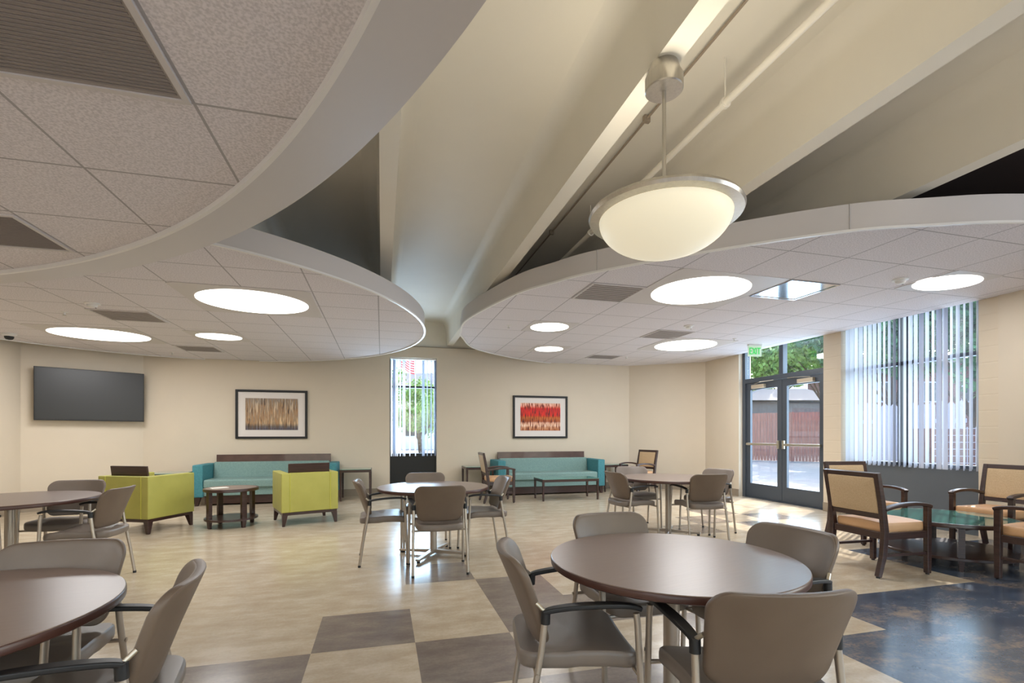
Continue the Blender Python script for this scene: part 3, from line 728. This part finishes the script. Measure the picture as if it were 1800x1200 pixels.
# ------------------------------------------------------------------ cafe tables
def cafe_table(label, u, v, r, rot=0.):
    t = thing('round_table', label, 'table', (u, v, 0), rot, 'round laminate tables')
    bm = NB(); lathe(bm, [(0, .736), (r-.004, .736), (r-.0015, .7385), (r-.004, .741), (0, .741)], 96); obj('tabletop', bm, M_lam, t, smooth=True)
    bm = NB(); lathe(bm, [(0, .706), (r-.008, .706), (r-.001, .711), (r, .718), (r, .733), (r-.003, .7375), (0, .7375)], 96); obj('edge_band', bm, M_edge, t, smooth=True)
    bm = NB(); tube(bm, [(0, 0, .05), (0, 0, .705)], .036, 28); obj('column', bm, M_tube, t, smooth=True)
    bm = NB(); lathe(bm, [(0, .69), (.15, .69), (.15, .705), (0, .705)], 24); obj('mounting_plate', bm, M_black, t)
    for k in range(4):
        a = PI/4+k*PI/2; bm = NB(); R_ = Matrix.Rotation(a, 3, 'Z')
        skewbox(bm, [R_ @ Vector(p) for p in ((.02, -.028, .022), (.40, -.022, .022), (.40, .022, .022), (.02, .028, .022))],
                    [R_ @ Vector(p) for p in ((.02, -.028, .062), (.40, -.022, .040), (.40, .022, .040), (.02, .028, .062))])
        f = obj('foot', bm, M_tube, t, bevel=.003)
        bm = NB(); lathe(bm, [(0, 0), (.018, 0), (.018, .022), (0, .022)], 14, tuple(R_ @ Vector((.375, 0, 0)))); obj('glide', bm, M_black, f)
    return t
cafe_table('round walnut laminate table in the right foreground with four chairs', 1.28, 1.96, .55, .25)
cafe_table('round laminate table in the middle of the room reflecting the narrow window', .545, 5.34, .595, .27)
cafe_table('round laminate table at back right, in front of the wooden armchair in the corner', 3.66, 5.68, .62, .1)
cafe_table('round walnut laminate table cut by the left edge in the foreground', -1.45, 1.92, .57, .2)
cafe_table('round laminate table at left, in front of the lime armchair', -3.15, 5.26, .62, .3)

# ------------------------------------------------------------------ cafe chair with arms
def make_cafe_chair(label):
    t = thing('cafe_chair', label, 'chair', (0, 0, 0), 0, 'taupe chairs around the round tables')
    # seat: waterfall front
    def fs(a, b, c):
        z = .445 + c - .028*max(0, (b-.10)/.12)**2*.6 + .012*(a/.22)**2 - (.006 if b < 0 else 0)
        return (a, b-.005, z)
    bm = NB(); pad(bm, rrect(.485, .46, .07, 6, .43), .032, fs); obj('seat', bm, M_vinyl, t, smooth=True)
    def fb(a, b, c):
        s = b/.33+.5; y = -.165-.115*s-.02*s*s + .055*(abs(a)/.23)**2.2
        return (a, y+c, .495+s*.34)
    bm = NB(); pad(bm, rrect(.475, .33, .065, 8, .425), .017, fb); obj('backrest', bm, M_shell, t, smooth=True)
    def fb2(a, b, c):
        p = fb(a*.985, b*.98, c); return (p[0], p[1]+.008, p[2])
    bm = NB(); pad(bm, rrect(.475, .33, .065, 8, .425), .013, fb2); obj('back_cushion', bm, M_vinyl, t, smooth=True)
    for s in (-1, 1):
        bm = NB(); tube(bm, [(s*.272, .225, .012), (s*.27, .215, .3), (s*.268, .20, .60), (s*.266, .195, .64)], .0125, 12); l = obj('leg', bm, M_tube, t, smooth=True)
        bm = NB(); tube(bm, [(s*.272, .2255, 0), (s*.272, .2255, .02)], .014, 10); obj('glide', bm, M_black, l)
        bm = NB(); tube(bm, [(s*.252, -.235, .012), (s*.249, -.20, .25), (s*.243, -.155, .5), (s*.240, -.140, .625)], .0125, 12); l = obj('leg', bm, M_tube, t, smooth=True)
        bm = NB(); tube(bm, [(s*.252, -.2365, 0), (s*.252, -.2355, .02)], .014, 10); obj('glide', bm, M_black, l)
        P = catmull([(s*.242, -.15, .640), (s*.244, -.11, .653), (s*.252, -.02, .665), (s*.262, .09, .671), (s*.268, .17, .668), (s*.268, .215, .655)], 4)
        n = len(P); bm = NB(); ribbon(bm, P, [.026+.018*math.sin(PI*min(1, i/(n-1)*1.15)) for i in range(n)], .018); obj('armrest', bm, M_black, t, bevel=.005)
        bm = NB(); tube(bm, [(s*.240, -.1405, .60), (s*.240, -.1385, .648)], .018, 12); obj('arm_joint', bm, M_black, t, smooth=True)
        bm = NB(); tube(bm, [(s*.239, -.142, .645), (s*.226, -.172, .672)], .008, 10); obj('back_bracket', bm, M_steel, t, smooth=True)
    bm = NB()
    for y in (-.172, .205): tube(bm, [(-.262, y, .412), (.262, y, .412)], .009, 8)
    obj('seat_frame', bm, M_tube, t, smooth=True)
    return t
CH = [
 ('taupe chair left of the right foreground table, its whole seat showing', .77, 1.92, -101),
 ('taupe chair nearest the viewer at lower right, broad back cut by the bottom edge', 1.235, 1.45, -11),
 ('taupe armchair on the far side of the right foreground table, facing the viewer', 1.30, 2.38, 182),
 ('taupe chair right of the right foreground table, its back toward the blue floor', 1.75, 1.95, 99),
 ('taupe armchair at the left foreground table, curved back in profile', -.90, 1.85, 100),
 ('taupe armchair behind the left foreground table, facing the viewer', -1.33, 2.30, 180),
 ('taupe armchair in front of the lime armchair, turned to the left-hand table', -2.50, 5.12, 88),
 ('taupe armchair on the far side of the left-hand table, facing the viewer', -2.98, 5.72, 184),
 ('taupe armchair cut by the left edge, with only an arm and seat corner in view', -3.22, 4.60, -8),
 ('taupe armchair at the left side of the middle table, in profile', .02, 5.25, -89),
 ('taupe armchair in front of the middle table with its back to the viewer', .53, 4.73, -1),
 ('taupe armchair at the right side of the middle table, in profile', 1.08, 5.28, 92),
 ('taupe armchair behind the middle table in front of the narrow window', .50, 5.80, 176),
 ('taupe armchair at the left side of the back right table', 3.08, 5.62, -86),
 ('taupe armchair in front of the back right table with its back to the viewer', 3.80, 5.22, -6),
 ('taupe armchair behind the back right table, below the tan armchair in the corner', 3.50, 6.22, 170),
 ('taupe armchair at the right side of the back right table, nearest the glass doors', 4.22, 5.62, 106),
]
ch0 = make_cafe_chair(CH[0][0]); ch0.location = (CH[0][1], CH[0][2], 0); ch0.rotation_euler = (0, 0, math.radians(CH[0][3]))
for lab, u, v, a in CH[1:]: dup(ch0, (u, v, 0), math.radians(a), lab)

# ------------------------------------------------------------------ wooden armchairs
def make_wood_chair(label):
    t = thing('wooden_armchair', label, 'armchair', (0, 0, 0), 0, 'wooden armchairs with tan upholstery')
    w = .58; f = .045
    for s in (-1, 1):
        x = s*(w/2-f/2)
        # rear post: splayed foot, straight middle, raked back
        bm = NB(); ribbon(bm, [(x, -.31, .012), (x, -.255, .20), (x, -.235, .42), (x, -.27, .68), (x, -.325, .955)], f, [.042, .05, .055, .05, .042], side=(1, 0, 0)); l = obj('leg', bm, M_wood, t, bevel=.006)
        bm = NB(); tube(bm, [(x, -.312, 0), (x, -.31, .016)], .016, 12); obj('glide', bm, M_black, l)
        bm = NB(); ribbon(bm, [(x, .262, .012), (x, .262, .30), (x, .262, .635)], f, [.042, .05, .05], side=(1, 0, 0)); l = obj('leg', bm, M_wood, t, bevel=.006)
        bm = NB(); tube(bm, [(x, .262, 0), (x, .262, .016)], .016, 12); obj('glide', bm, M_black, l)
        P = catmull([(x, .292, .628), (x, .24, .648), (x, .10, .662), (x, -.08, .652), (x, -.25, .618)], 4)
        bm = NB(); ribbon(bm, P, .058, .032, side=(1, 0, 0)); obj('armrest', bm, M_wood, t, bevel=.008)
        bm = NB(); box(bm, (x, .01, .375), (.028, .48, .065)); obj('side_rail', bm, M_wood, t, bevel=.004)
        bm = NB(); box(bm, (x, .01, .20), (.022, .50, .026)); obj('stretcher', bm, M_wood, t, bevel=.004)
    bxo('front_rail', (0, .262, .375), (w-2*f, .03, .065), M_wood, t, bevel=.004)
    bxo('rear_rail', (0, -.238, .375), (w-2*f, .03, .065), M_wood, t, bevel=.004)
    R_ = Matrix.Rotation(math.radians(11), 3, 'X')
    bxo('crest_rail', (0, -.318, .93), (w-2*f, .038, .05), M_wood, t, bevel=.005, rot=R_)
    bxo('lower_back_rail', (0, -.252, .555), (w-2*f, .036, .05), M_wood, t, bevel=.005, rot=R_)
    def fb(a, b, c):
        s = b/.345+.5; return (a, -.257-.058*s+c, .578+s*.33)
    bm = NB(); pad(bm, rrect(w-2*f-.002, .345, .01, 2), .022, fb, ((1, .8), (.985, 1), (.9, 1.15), (.5, 1.3))); obj('back_panel', bm, M_tan, t, smooth=True)
    def fs(a, b, c): return (a, b+.02, .445+c+(.012*(1-(a/.26)**2) if c > 0 else 0))
    bm = NB(); pad(bm, rrect(w-2*f+.01, .50, .04, 4), .042, fs); obj('seat', bm, M_orange, t, smooth=True)
    return t
WC = [
 ('wooden armchair in the right foreground seating group, tan back panel toward the viewer', 4.67, 3.66, -92),
 ('wooden armchair by the glass doors, half hidden behind another armchair', 5.78, 4.68, 172),
 ('wooden armchair below the right end of the large blinds, tan back facing the room', 6.62, 3.84, 92),
 ('wooden armchair cut by the right edge, nearest the viewer in that group', 5.64, 2.85, 4),
 ('wooden armchair left of the right-hand sofa, seen in profile', 2.19, 9.26, -92),
 ('wooden armchair in the far corner right of the right-hand sofa', 5.58, 9.86, 104),
]
wc0 = make_wood_chair(WC[0][0]); wc0.location = (WC[0][1], WC[0][2], 0); wc0.rotation_euler = (0, 0, math.radians(WC[0][3]))
for lab, u, v, a in WC[1:]: dup(wc0, (u, v, 0), math.radians(a), lab)

# ------------------------------------------------------------------ lime club chairs
def make_club(label):
    t = thing('club_chair', label, 'armchair', (0, 0, 0), 0, 'lime armchairs')
    w, d = .78, .74
    bxo('base_frame', (0, 0, .175), (w-.03, d-.03, .04), M_wood, t)
    for s in (-1, 1):
        for q in (-1, 1):
            bm = NB(); x, y = s*(w/2-.05), q*(d/2-.05)
            skewbox(bm, quad_at(x+s*.02, y+q*.02, 0, .035, .035), quad_at(x, y, .16, .075, .075)); obj('leg', bm, M_wood, t, bevel=.003)
    for s in (-1, 1):
        bm = NB(); box(bm, (s*(w/2-.055), .0, .475), (.11, d, .56)); a = obj('arm', bm, M_lime, t, bevel=.012)
        bm = NB()
        for y in (-d/2+.003,): tube(bm, [(s*(w/2-.113), y, .2), (s*(w/2-.113), y, .752)], .005, 6)
        obj('piping', bm, M_lime_seam, a)
    bm = NB(); box(bm, (0, -d/2+.075, .475), (w-.225, .14, .56)); obj('backrest', bm, M_lime, t, bevel=.012)
    bm = NB(); box(bm, (0, .06, .33), (w-.225, d-.16, .25)); obj('seat', bm, M_lime, t, bevel=.02)
    bm = NB(); R_ = Matrix.Rotation(math.radians(10), 3, 'X'); box(bm, (0, -d/2+.17, .60), (w-.235, .09, .30), R_); obj('back_cushion', bm, M_lime, t, bevel=.02)
    bm = NB(); box(bm, (0, -d/2+.10, .80), (w-.21, .024, .17), Matrix.Rotation(math.radians(8), 3, 'X')); obj('crest_panel', bm, M_wood, t, bevel=.003)
    return t
c0 = make_club('lime green armchair at left, its side and back showing, below the television')
c0.location = (-3.13, 7.83, 0); c0.rotation_euler = (0, 0, math.radians(-25))
dup(c0, (-1.12, 7.92, 0), math.radians(20), 'lime green armchair in front of the left sofa, back toward the viewer')

# ------------------------------------------------------------------ sofas
def make_sofa(label):
    t = thing('sofa', label, 'sofa', (0, 0, 0), 0, 'teal sofas')
    w, d = 2.46, .80     # local: y forward, origin at the middle of the plan
    for s in (-1, 1):
        bm = NB(); box(bm, (s*(w/2-.085), .0, .455), (.17, d, .59))
        obj('arm', bm, M_teal2, t, bevel=.02)
        for q in (-1, 1):
            bm = NB(); x, y = s*(w/2-.08), q*(d/2-.08)
            skewbox(bm, quad_at(x+s*.02, y+q*.02, 0, .045, .045), quad_at(x, y, .16, .09, .09)); obj('leg', bm, M_wood, t, bevel=.003)
    bxo('base_plinth', (0, -.02, .105), (w-.36, d-.12, .15), M_wood, t)
    bm = NB(); box(bm, (0, -.02, .25), (w-.34, d-.06, .14)); obj('seat_rail', bm, M_teal, t, bevel=.01)
    bm = NB(); box(bm, (0, .06, .40), (w-.345, d-.12, .16)); obj('seat_cushion', bm, M_teal, t, bevel=.035)
    bm = NB(); box(bm, (0, -.25, .60), (w-.345, .17, .34), Matrix.Rotation(math.radians(8), 3, 'X')); obj('back_cushion', bm, M_teal, t, bevel=.03)
    bm = NB(); box(bm, (0, -.37, .58), (w-.345, .04, .66), Matrix.Rotation(math.radians(3), 3, 'X')); obj('back_rail', bm, M_wood2, t, bevel=.004)
    return t
s0 = make_sofa('long teal sofa against the far wall, left of the narrow window')
s0.location = (-2.08, 10.38, 0); s0.rotation_euler = (0, 0, PI)
dup(s0, (3.60, 10.38, 0), PI, 'long teal sofa against the far wall, right of the narrow window')

# ------------------------------------------------------------------ low tables
def leg_table(name, label, cat, u, v, w, d, h, rot, top_m, leg=.045, group=None):
    t = thing(name, label, cat, (u, v, 0), rot, group)
    bm = NB()
    for s in (-1, 1):
        box(bm, (s*(w/2-leg/2), 0, h-.035), (leg, d-2*leg, .05)); box(bm, (0, s*(d/2-leg/2), h-.035), (w-2*leg, leg, .05))
    obj('apron', bm, M_wood, t)
    for s in (-1, 1):
        for q in (-1, 1):
            bm = NB(); x, y = s*(w/2-leg/2), q*(d/2-leg/2)
            skewbox(bm, quad_at(x, y, 0, leg*.7, leg*.7), quad_at(x, y, h-.008, leg, leg)); obj('leg', bm, M_wood, t, bevel=.003)
    bxo('glass_top', (0, 0, h-.004), (w-.012, d-.012, .010), top_m, t)
    return t
leg_table('coffee_table', 'low rectangular dark wood table with glass top in front of the right sofa', 'coffee table', 3.63, 9.29, 1.20, .57, .43, 0, M_glass_top)
G_ = 'square end tables with glass tops'
leg_table('end_table', 'square dark wood end table between the left lime armchair and the left sofa', 'end table', -3.70, 10.08, .62, .62, .62, 0, M_glass_top, group=G_)
leg_table('end_table', 'square dark wood end table right of the left sofa beside the narrow window', 'end table', -.50, 10.35, .60, .62, .62, 0, M_glass_top, group=G_)
leg_table('end_table', 'square dark wood end table left of the right sofa, behind a wooden armchair', 'end table', 2.02, 10.45, .60, .60, .62, 0, M_glass_top, group=G_)
leg_table('end_table', 'square dark wood end table right of the right sofa in the far corner', 'end table', 5.20, 10.45, .60, .60, .62, 0, M_glass_top, group=G_)
def round_low(name, label, u, v, r, h, top_m, rot, sh=.13, rs=None, lw=.07):
    t = thing(name, label, 'side table', (u, v, 0), rot)
    bm = NB(); lathe(bm, [(0, h-.04), (r-.004, h-.04), (r, h-.036), (r, h-.006), (r-.003, h), (r-.03, h), (r-.03, h-.006), (0, h-.006)], 80); obj('tabletop', bm, M_wood, t, smooth=True)
    bm = NB(); lathe(bm, [(0, h-.006), (r-.031, h-.006), (r-.031, h+.001), (0, h+.001)], 80); obj('inset_top', bm, top_m, t, smooth=True)
    rs = rs or r-.01
    bm = NB(); lathe(bm, [(0, sh-.03), (rs-.004, sh-.03), (rs, sh-.026), (rs, sh-.004), (rs-.004, sh), (0, sh)], 80); obj('shelf', bm, M_wood, t, smooth=True)
    for k in range(4):
        a = PI/4+k*PI/2; R_ = Matrix.Rotation(a, 3, 'Z'); rr = r-.045
        bm = NB(); skewbox(bm, [R_ @ Vector(p) for p in quad_at(rr-.005, 0, 0, .035, lw*.6)], [R_ @ Vector(p) for p in quad_at(rr, 0, .13, .045, lw)])
        skewbox(bm, [R_ @ Vector(p) for p in quad_at(rr, 0, .13, .045, lw)], [R_ @ Vector(p) for p in quad_at(rr, 0, h-.041, .045, lw)])
        obj('leg', bm, M_wood, t)
    return t
round_low('round_side_table', 'small round dark wood side table with a lower shelf between the lime armchairs', -2.08, 7.78, .35, .545, M_lam, -.02)
t = bxo('booklet', (0, 0, .004), (.21, .15, .006), M_paper); t.location = (-2.22, 7.72, .546); t.rotation_euler = (0, 0, .5)
tag(t, 'small pale booklet lying on the round side table between the lime armchairs', 'booklet')
round_low('round_coffee_table', 'low round dark wood table with a teal glass top among the wooden armchairs', 5.70, 3.74, .58, .45, M_glass_teal, .0, lw=.05)

# ------------------------------------------------------------------ outside
bm = NB()
for a, b, c, d in ((UR+.30, 60, -30, 60), (-60, UR+.30, VB+.30, 80), (-60, UR+.30, -40, VN-.3)):
    box(bm, ((a+b)/2, (c+d)/2, -.06), (b-a, d-c, .1))
o = obj('paved_ground', bm, M_concrete_out); o['kind'] = 'structure'; o['label'] = 'sunlit concrete paving outside the doors'
A = YAW
def cw(px, D): 
    x = (px-900)/855*D
    return (x*math.cos(A)+D*math.sin(A), -x*math.sin(A)+D*math.cos(A))
# cedar fence across the yard, seen through the doors
def fence(name, label, p, q, z1, m, bw=.14, pointed=False, gap=.015):
    t = thing(name, label, 'fence', (p[0], p[1], 0), math.atan2(q[1]-p[1], q[0]-p[0]))
    L_ = math.hypot(q[0]-p[0], q[1]-p[1]); bm = NB(); n = int(L_/bw)
    for k in range(n):
        x = (k+.5)*bw; h = z1-random.uniform(0, .02)
        box(bm, (x, 0, h/2), (bw-gap, .02, h))
        if pointed:
            w = bw-gap; v = [bm.verts.new(c) for c in ((x-w/2, -.01, h), (x+w/2, -.01, h), (x, -.01, h+w*.7), (x-w/2, .01, h), (x+w/2, .01, h), (x, .01, h+w*.7))]
            for f in ((0, 1, 2), (5, 4, 3), (0, 2, 5, 3), (1, 4, 5, 2)): bm.faces.new([v[i] for i in f])
    b = obj('boards', bm, m, t); b['kind'] = 'stuff'
    for z in (.35, z1-.35): bxo('rail', (L_/2, .035, z), (L_, .04, .09), m, t)
    for k in range(int(L_/2.4)+1): bxo('post', (k*2.4, .07, z1/2), (.1, .09, z1+.04), m, t)
    return t
fence('timber_fence', 'tall reddish board fence seen through the glass doors', cw(1300, 25.5), cw(1560, 22.0), 2.42, M_fence)
fence('picket_fence', 'pale pointed board fence seen behind the large blinds', cw(1488, 11.5), cw(1700, 10.2), 1.95, M_picket, .16, True, .03)
# shed behind the fence
t = thing('shed', 'grey shed with a shallow hipped roof above the timber fence', 'shed', (*cw(1375, 32), 0), -YAW)
bxo('wall', (0, 0, 1.7), (7.0, 4.0, 3.4), M_shed, t)
bm = NB(); skewbox(bm, quad_at(0, 0, 3.35, 7.5, 4.5), quad_at(0, 0, 4.3, 3.0, .3)); obj('roof', bm, M_roof, t)
bxo('gutter', (0, -2.2, 3.36), (7.5, .1, .12), M_black, t)
# brick house with a white wall unit, high behind the doors and the blinds
t = thing('brick_house', 'brick house with white trim behind the fence, seen through door glass and blinds', 'building', (*cw(1570, 40), 0), -YAW)
bxo('wall', (0, 0, 3.4), (11.0, 5, 6.8), M_brick, t)
bxo('awning', (-3.6, -2.8, 6.1), (3.6, 1.6, .35), M_frame, t)
bxo('roof', (0, 0, 6.95), (11.8, 6, .3), M_roof, t)
for x in (-2.6, 1.0, 4.0):
    w_ = bxo('window', (x, -2.52, 4.6), (1.4, .1, 1.6), M_picket, t); bxo('pane', (x, -2.58, 4.6), (1.2, .02, 1.4), M_frame, w_)
t = thing('white_house', 'white rendered house wall above the shed, seen through the door transom', 'building', (*cw(1412, 58), 0), -YAW)
bxo('wall', (0, 0, 4.5), (4.2, 4, 9.0), M_render, t); bxo('roof', (0, 0, 9.1), (4.8, 4.6, .2), M_roof, t)
# low white lattice rack near the blinds
t = thing('lattice_rack', 'white wire lattice panel outside the right half of the large blinds', 'lattice', (*cw(1640, 9.3), 0), -YAW-.35)
bm = NB()
for k in range(9): box(bm, (k*.13, 0, .9), (.012, .012, 1.1))
for k in range(9): box(bm, (.52, 0, .38+k*.13), (1.05, .012, .012))
obj('wires', bm, M_picket, t)
bm = NB(); box(bm, (.52, .45, .8), (1.2, .4, 1.25)); obj('planter_box', bm, M_brick, t)
# trees
def tree(name, label, x, y, h, r, trunk_h, m, n=5200, leaf=.10, sz=.85):
    t = thing(name, label, 'tree', (x, y, 0), 0, 'trees outside')
    bm = NB(); tube(bm, [(0, 0, 0), (.08, .03, trunk_h*.5), (0, .06, trunk_h), (.1, 0, trunk_h+r*.7)], [.16, .13, .10, .04], 10)
    for k in range(6):
        a = k*1.05; tube(bm, [(0, .06, trunk_h*.9), (math.cos(a)*r*.4, math.sin(a)*r*.4, trunk_h+r*.5), (math.cos(a)*r*.75, math.sin(a)*r*.75, trunk_h+r*.8)], [.06, .04, .015], 6)
    obj('trunk', bm, M_bark, t)
    rng = random.Random(hash(label) % 1000 if False else len(label)*7+int(x*10)); bm = NB(); cz = h-r*sz
    clumps = [(rng.gauss(0, .42)*r, rng.gauss(0, .42)*r, cz+rng.gauss(0, .36)*r*sz, r*rng.uniform(.22, .42)) for _ in range(26)]
    for k in range(n):
        cx, cy, cz_, cr = clumps[rng.randrange(len(clumps))]
        d = Vector((rng.gauss(0, 1), rng.gauss(0, 1), rng.gauss(0, 1))).normalized()*cr*rng.random()**.4
        p = Vector((cx, cy, cz_))+d; a = Vector((rng.gauss(0, 1), rng.gauss(0, 1), rng.gauss(0, 1))).normalized(); b = a.orthogonal().normalized(); c = a.cross(b)
        s = leaf*rng.uniform(.6, 1.3)
        bm.faces.new([bm.verts.new(p+b*s*.5), bm.verts.new(p+c*s*.28), bm.verts.new(p-b*s*.5), bm.verts.new(p-c*s*.28)])
    lf = obj('foliage', bm, m, t); lf['kind'] = 'stuff'
tree('leafy_tree', 'bright green leafy tree beyond the doors, seen in the transom glass', *cw(1352, 36.5), 10.0, 3.4, 3.0, M_leaf, 15000, .34)
tree('leafy_tree', 'bright tree hanging over the white house in the right transom pane', *cw(1448, 26.5), 8.4, 2.3, 3.4, M_leaf, 9000, .26)
tree('shade_tree', 'dark green tree behind the right half of the large blinds', *cw(1715, 15.5), 8.0, 3.2, 2.0, M_leaf2, 16000, .24)
tree('shade_tree', 'dark green tree behind the left half of the large blinds', *cw(1570, 20), 8.8, 3.0, 2.6, M_leaf2, 14000, .28)
tree('young_tree', 'light green young tree outside the narrow far window', *cw(738, 19), 3.55, 1.35, 1.2, M_leaf, 5000, .13, .95)
tree('young_tree', 'second light green young tree at the right of the narrow far window', *cw(775, 24), 3.9, 1.3, 1.4, M_leaf, 3600, .14, .95)
t = thing('office_building', 'low building with a long grey roof across the road, seen through the narrow window', 'building', (*cw(730, 48), 0), -YAW)
bxo('wall', (0, 0, 2.2), (26, 8, 4.4), M_render, t)
bm = NB(); skewbox(bm, quad_at(0, 0, 4.4, 27, 9), quad_at(0, 0, 7.2, 24, 3)); obj('roof', bm, M_roof, t)
for x in (-2.2, .6, 3.4):
    w_ = bxo('window', (x, -4.02, 2.0), (1.5, .1, 1.6), M_frame, t); bxo('pane', (x, -4.08, 2.0), (1.3, .02, 1.4), M_black, w_)
# flag on its pole outside the narrow window
t = thing('flag', 'flag with red and white stripes hanging from a pole outside the narrow window', 'flag', (*cw(702, 34), 0), -YAW)
bm = NB(); tube(bm, [(-.02, 0, 0), (-.02, 0, 8.6)], .045, 10); obj('pole', bm, M_white, t)
for nm, m_, rows in (('red_stripes', M_red, range(0, 13, 2)), ('white_stripes', M_white, range(1, 13, 2))):
    bm = NB()
    for r_ in rows:
        for k in range(14):
            def P(kk, zz):
                s = kk/14; return (s*1.05, .10*math.sin(s*9), 7.15-zz*.085-s*.55+.05*math.sin(s*7))
            q = [P(k, r_), P(k+1, r_), P(k+1, r_+1), P(k, r_+1)]
            bm.faces.new([bm.verts.new(x) for x in q])
    o = obj(nm, bm, m_, t); sm_ = o.modifiers.new('solid', 'SOLIDIFY'); sm_.thickness = .004
bm = NB()
for k in range(6):
    s0_, s1_ = k/14, (k+1)/14
    q = [(s*1.05, .10*math.sin(s*9)-.01, z-s*.55+.05*math.sin(s*7)) for s, z in ((s0_, 7.15), (s1_, 7.15), (s1_, 6.56), (s0_, 6.56))]
    bm.faces.new([bm.verts.new(x) for x in q])
o = obj('canton', bm, M_blue, t); sm_ = o.modifiers.new('solid', 'SOLIDIFY'); sm_.thickness = .004
